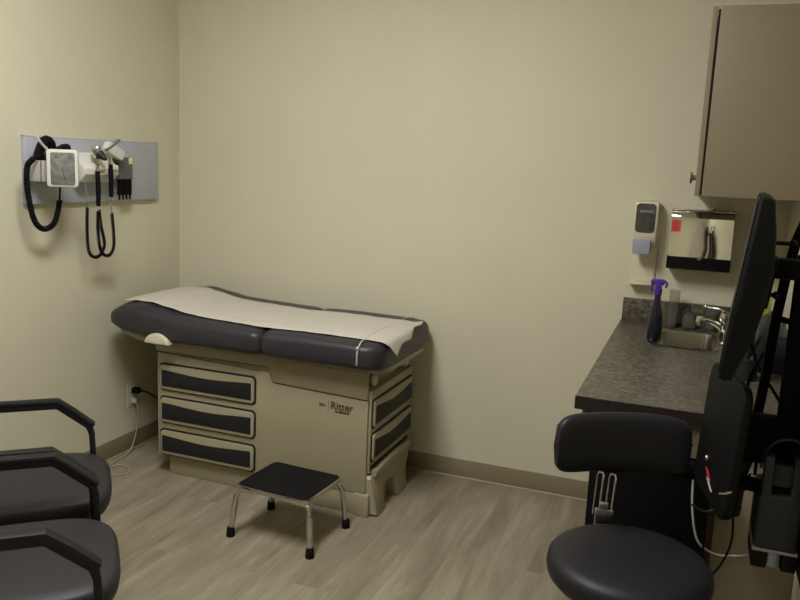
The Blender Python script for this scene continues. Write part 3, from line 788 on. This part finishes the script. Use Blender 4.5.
WS = thing('computer_wall_mount', 'black wall-mounted computer stand with upright post and folded keyboard tray', 'computer mount', (2.87, -1.60, .9))
m = MB(); m.sweep_rect([(2.758, -1.66, 1.318), (2.87, -1.68, 1.318), (2.925, -1.70, 1.318)], .045, .045, (0, 0, 1)); m.build('monitor_arm', 'black', WS)
for x_, z_ in ((2.792, 1.375), (2.772, 1.262)):
    m = MB(); m.cyl((x_-.03, -1.70, z_), (x_+.01, -1.70, z_), .0045, 12); m.sphere((x_+.012, -1.70, z_), .009); m.build('clamp_knob', 'black', WS)
m = MB(); m.box(2.90, RW, -1.76, -1.64, .62, 1.42, .006); m.build('wall_channel', 'blackmatte', WS)
m = MB(); m.sweep_rect([(2.862, -1.52, 1.50), (2.845, -1.52, 1.43), (2.828, -1.52, 1.37), (2.815, -1.52, 1.28), (2.806, -1.52, 1.18), (2.800, -1.52, 1.05), (2.79, -1.52, .92)], .022, .020, (1, 0, 0)); m.build('curved_post', 'blackmatte', WS)
MB().sweep_rect([(2.79, -1.52, .93), (2.83, -1.58, .91), (2.91, -1.68, .90)], .03, .05, (0, 0, 1)).build('bracket', 'blackmatte', WS)
MB().sweep_rect([(2.862, -1.52, 1.49), (2.93, -1.56, 1.50), (2.945, -1.64, 1.38)], .022, .020, (0, 0, 1)).build('bracket', 'blackmatte', WS)
MB().sweep_rect([(2.806, -1.52, 1.185), (2.86, -1.6, 1.185), (2.91, -1.66, 1.185)], .012, .016, (0, 0, 1)).build('bracket', 'blackmatte', WS)
# folded keyboard tray
tt = Matrix.Translation((2.724, -1.62, .895)) @ Matrix.Rotation(R(13), 4, 'Z') @ Matrix.Rotation(R(3), 4, 'Y')
m = MB(); m.prism(rrect(-.11, .19, -.165, .155, .045), 0, -.011, .011, .005, 3, mtx=tt); tr = m.build('keyboard_tray', 'black', WS)
m = MB(); m.prism(rrect(-.10, .18, -.15, -.07, .02), 0, .010, .028, .006, 3, mtx=tt); m.build('wrist_rest', 'rubber', tr)
MB().prism([(.060, -.098), (.085, -.098), (.055, -.114), (.030, -.114)], 0, -.0125, -.0105, mtx=tt).build('red_sticker', 'red', tr)
MB().prism([(.045, -.116), (.062, -.116), (.020, -.132), (.006, -.132)], 0, -.0130, -.0105, mtx=tt).build('white_mark', 'greybox', tr)
MB().sphere((tt @ Vector((-.014, .075, -.072))), .008).build('catch_button', 'steel', tr)
for y_, x_, z_ in ((.215, -.02, -.095), (-.12, -.012, -.082)):
    MB().sweep_rect([tt @ Vector((x_-.022, y_, z_-.003)), tt @ Vector((x_-.006, y_, z_)), tt @ Vector((x_+.006, y_, z_+.006))], .006, .004, (0, 1, 0)).build('metal_tab', 'steel', tr)
MB().box(2.826, 2.872, -1.63, -1.59, .86, 1.345, .005).build('upright', 'blackmatte', WS)
MB().box(2.765, 2.90, -1.615, -1.57, .85, .965, .008).build('hinge_housing', 'blackmatte', WS)
m = MB(); m.sweep_rect([(2.735, -1.60, .80), (2.80, -1.62, .80), (2.91, -1.68, .82)], .03, .03, (0, 0, 1)); m.build('tray_arm', 'blackmatte', WS)
m = MB(); m.sweep_rect([(2.765, -1.60, .80), (2.79, -1.60, .90), (2.835, -1.60, .96), (2.87, -1.62, 1.0)], .02, .02, (0, 1, 0)); m.build('strut', 'darkgrey', WS)
# device holder
DH = thing('computer_holder', 'dark grey computer box strapped in a holder at the lower right', 'computer', (2.86, -1.62, .56))
m = MB(); m.prism(rrect(2.800, 2.893, .680, .812, .012), 1, -1.70, -1.56, .008, 3); m.build('box', 'darkgrey', DH)
m = MB(); m.box(2.799, 2.894, -1.702, -1.558, .676, .682, .001); m.build('strap', 'greycord', DH)
for xa in (2.800, 2.862): MB().box(xa, xa+.032, -1.70, -1.57, .635, .677, .004).build('holder_foot', 'black', DH)
m = MB(); m.cyl((2.846, -1.69, .643), (2.846, -1.69, .68), .014, 16); m.build('socket', 'midgrey', DH)
m = MB(); m.box(2.893, RW, -1.68, -1.60, .69, .79, .004); m.build('wall_bracket', 'black', DH)
m = MB(); m.box(2.805, 2.825, -1.70, -1.66, .80, .90, .004); m.box(2.865, 2.885, -1.70, -1.66, .80, .90, .004); m.box(2.825, 2.865, -1.69, -1.66, .83, .88, .003); m.build('upper_bracket', 'darkgrey', DH)

# cables round the mount
G = 'loose cables round the computer mount'
def cable(label, pts, r, mt_='black'):
    m = MB(); m.tube(pts, r, 8, 8); o = m.build('cable', mt_); tag(o, label, 'cable', G)
cable('grey cable sagging from the computer holder towards the waste bin', [(2.83, -1.545, .66), (2.818, -1.54, .595), (2.77, -1.52, .567), (2.727, -1.52, .565), (2.689, -1.52, .592), (2.67, -1.49, .66), (2.665, -1.44, .72)], .003, 'greycord')
cable('thin dark cable hanging in a loop below the keyboard tray', [(2.79, -1.55, .80), (2.765, -1.52, .716), (2.768, -1.52, .60), (2.735, -1.52, .510), (2.71, -1.52, .54), (2.70, -1.54, .64)], .0028, 'blackmatte')
cable('black cable drooping between the monitor and the curved post', [(2.785, -1.55, 1.10), (2.765, -1.50, 1.02), (2.77, -1.47, .93), (2.80, -1.50, .86), (2.80, -1.55, .80)], .004)
cable('black cable crossing diagonally behind the curved post', [(2.755, -1.45, 1.13), (2.785, -1.45, 1.05), (2.83, -1.50, .99), (2.87, -1.55, .93)], .004)
cable('black cable curving down beside the device holder bracket', [(2.795, -1.56, .95), (2.775, -1.58, .88), (2.765, -1.58, .80), (2.775, -1.58, .72)], .0035)
cable('dark cable arching over the upper bracket of the holder', [(2.80, -1.66, .86), (2.815, -1.70, .93), (2.86, -1.72, .95), (2.90, -1.72, .90)], .003, 'darkgrey')
cable('grey cable looping at the bottom of the keyboard tray', [(2.665, -1.56, .70), (2.70, -1.54, .68), (2.74, -1.53, .70), (2.77, -1.55, .74), (2.79, -1.58, .79)], .003, 'darkgrey')

# things on the counter behind the monitor
GB = thing('glove_box', 'grey box of supplies on the counter behind the monitor', 'box', (2.87, -.62, CZ))
m = MB(); m.box(2.80, 2.92, -.74, -.50, CZ, CZ+.13, .004); m.build('carton', 'darkgrey', GB)
m = MB(); m.prism([(2.835, CZ+.128), (2.845, CZ+.165), (2.862, CZ+.18), (2.885, CZ+.16), (2.89, CZ+.128)], 1, -.66, -.58, .008); m.build('glove', 'leaf', GB)
YB = tag(MB().prism(rrect(2.83, 2.885, CZ, CZ+.21, .008), 1, -.44, -.36, .004).build('wipes_packet', 'green'), 'yellow-green packet standing on the counter behind the grey box', 'packet')
PM = thing('plant_sprig', 'dark green tangle of leaves on top of the counter clutter behind the monitor', 'plant', (2.80, -.82, CZ))
m = MB(); m.lathe([(.0, 0), (.03, 0), (.038, .07), (.034, .07), (.028, .06), (0, .06)], (2.80, -.86, CZ), 18); m.build('pot', 'darkgrey', PM)
m = MB()
for k in range(14):
    a = k*2.4; l = .05+.03*random.random(); h = .10+.08*random.random()
    p0 = Vector((2.80, -.86, CZ+.06)); p2 = p0+Vector((math.cos(a)*l*.8, math.sin(a)*l, h))
    d = (p2-p0).normalized(); s = d.cross(Vector((0, 0, 1))).normalized()*.010; mid = p0.lerp(p2, .65)
    nn = s.cross(d).normalized()*.002
    m.add([p0, mid+s, p2, mid-s, mid+nn], [[0, 1, 4], [1, 2, 4], [2, 3, 4], [3, 0, 4], [0, 3, 2, 1]], False)
m.build('leaves', 'leaf', PM)

# unseen red panel added to give the towel dispenser its red reflection
m = MB(); m.box(.52, 1.22, D, D+.02, 1.4, 2.2, .004); o = m.build('reflection_panel', 'pinkred'); tag(o, 'plain red panel added behind the viewer for the towel dispenser to mirror', 'added panel')

# ------------------------------------------------------------------ camera
f, pitch, roll, yaw, cx, cy, cz = 792.78, .17237, .04361, -.35695, 2.61562, -3.57277, 1.51129
cyw, syw = math.cos(yaw), math.sin(yaw)
fw = Vector((syw*math.cos(pitch), cyw*math.cos(pitch), -math.sin(pitch)))
r = Vector((cyw, -syw, 0)); u = r.cross(fw)
r2 = r*math.cos(roll)+u*math.sin(roll); u2 = -r*math.sin(roll)+u*math.cos(roll)
mx = Matrix(((r2.x, u2.x, -fw.x, cx), (r2.y, u2.y, -fw.y, cy), (r2.z, u2.z, -fw.z, cz), (0, 0, 0, 1)))
cam = bpy.data.cameras.new('camera'); cam.sensor_width = 36; cam.lens = f/800*36; cam.clip_start = .02
co = bpy.data.objects.new('camera', cam); COL.objects.link(co); co.matrix_world = mx
scene.camera = co

# ------------------------------------------------------------------ world and view
w = bpy.data.worlds.new('world'); scene.world = w; w.use_nodes = True
w.node_tree.nodes['Background'].inputs['Color'].default_value = (.9, .85, .75, 1)
w.node_tree.nodes['Background'].inputs['Strength'].default_value = .02
vs = scene.view_settings
vs.view_transform = 'Standard'; vs.look = 'None'; vs.gamma = 1; vs.use_curve_mapping = False
vs.exposure = 2.05
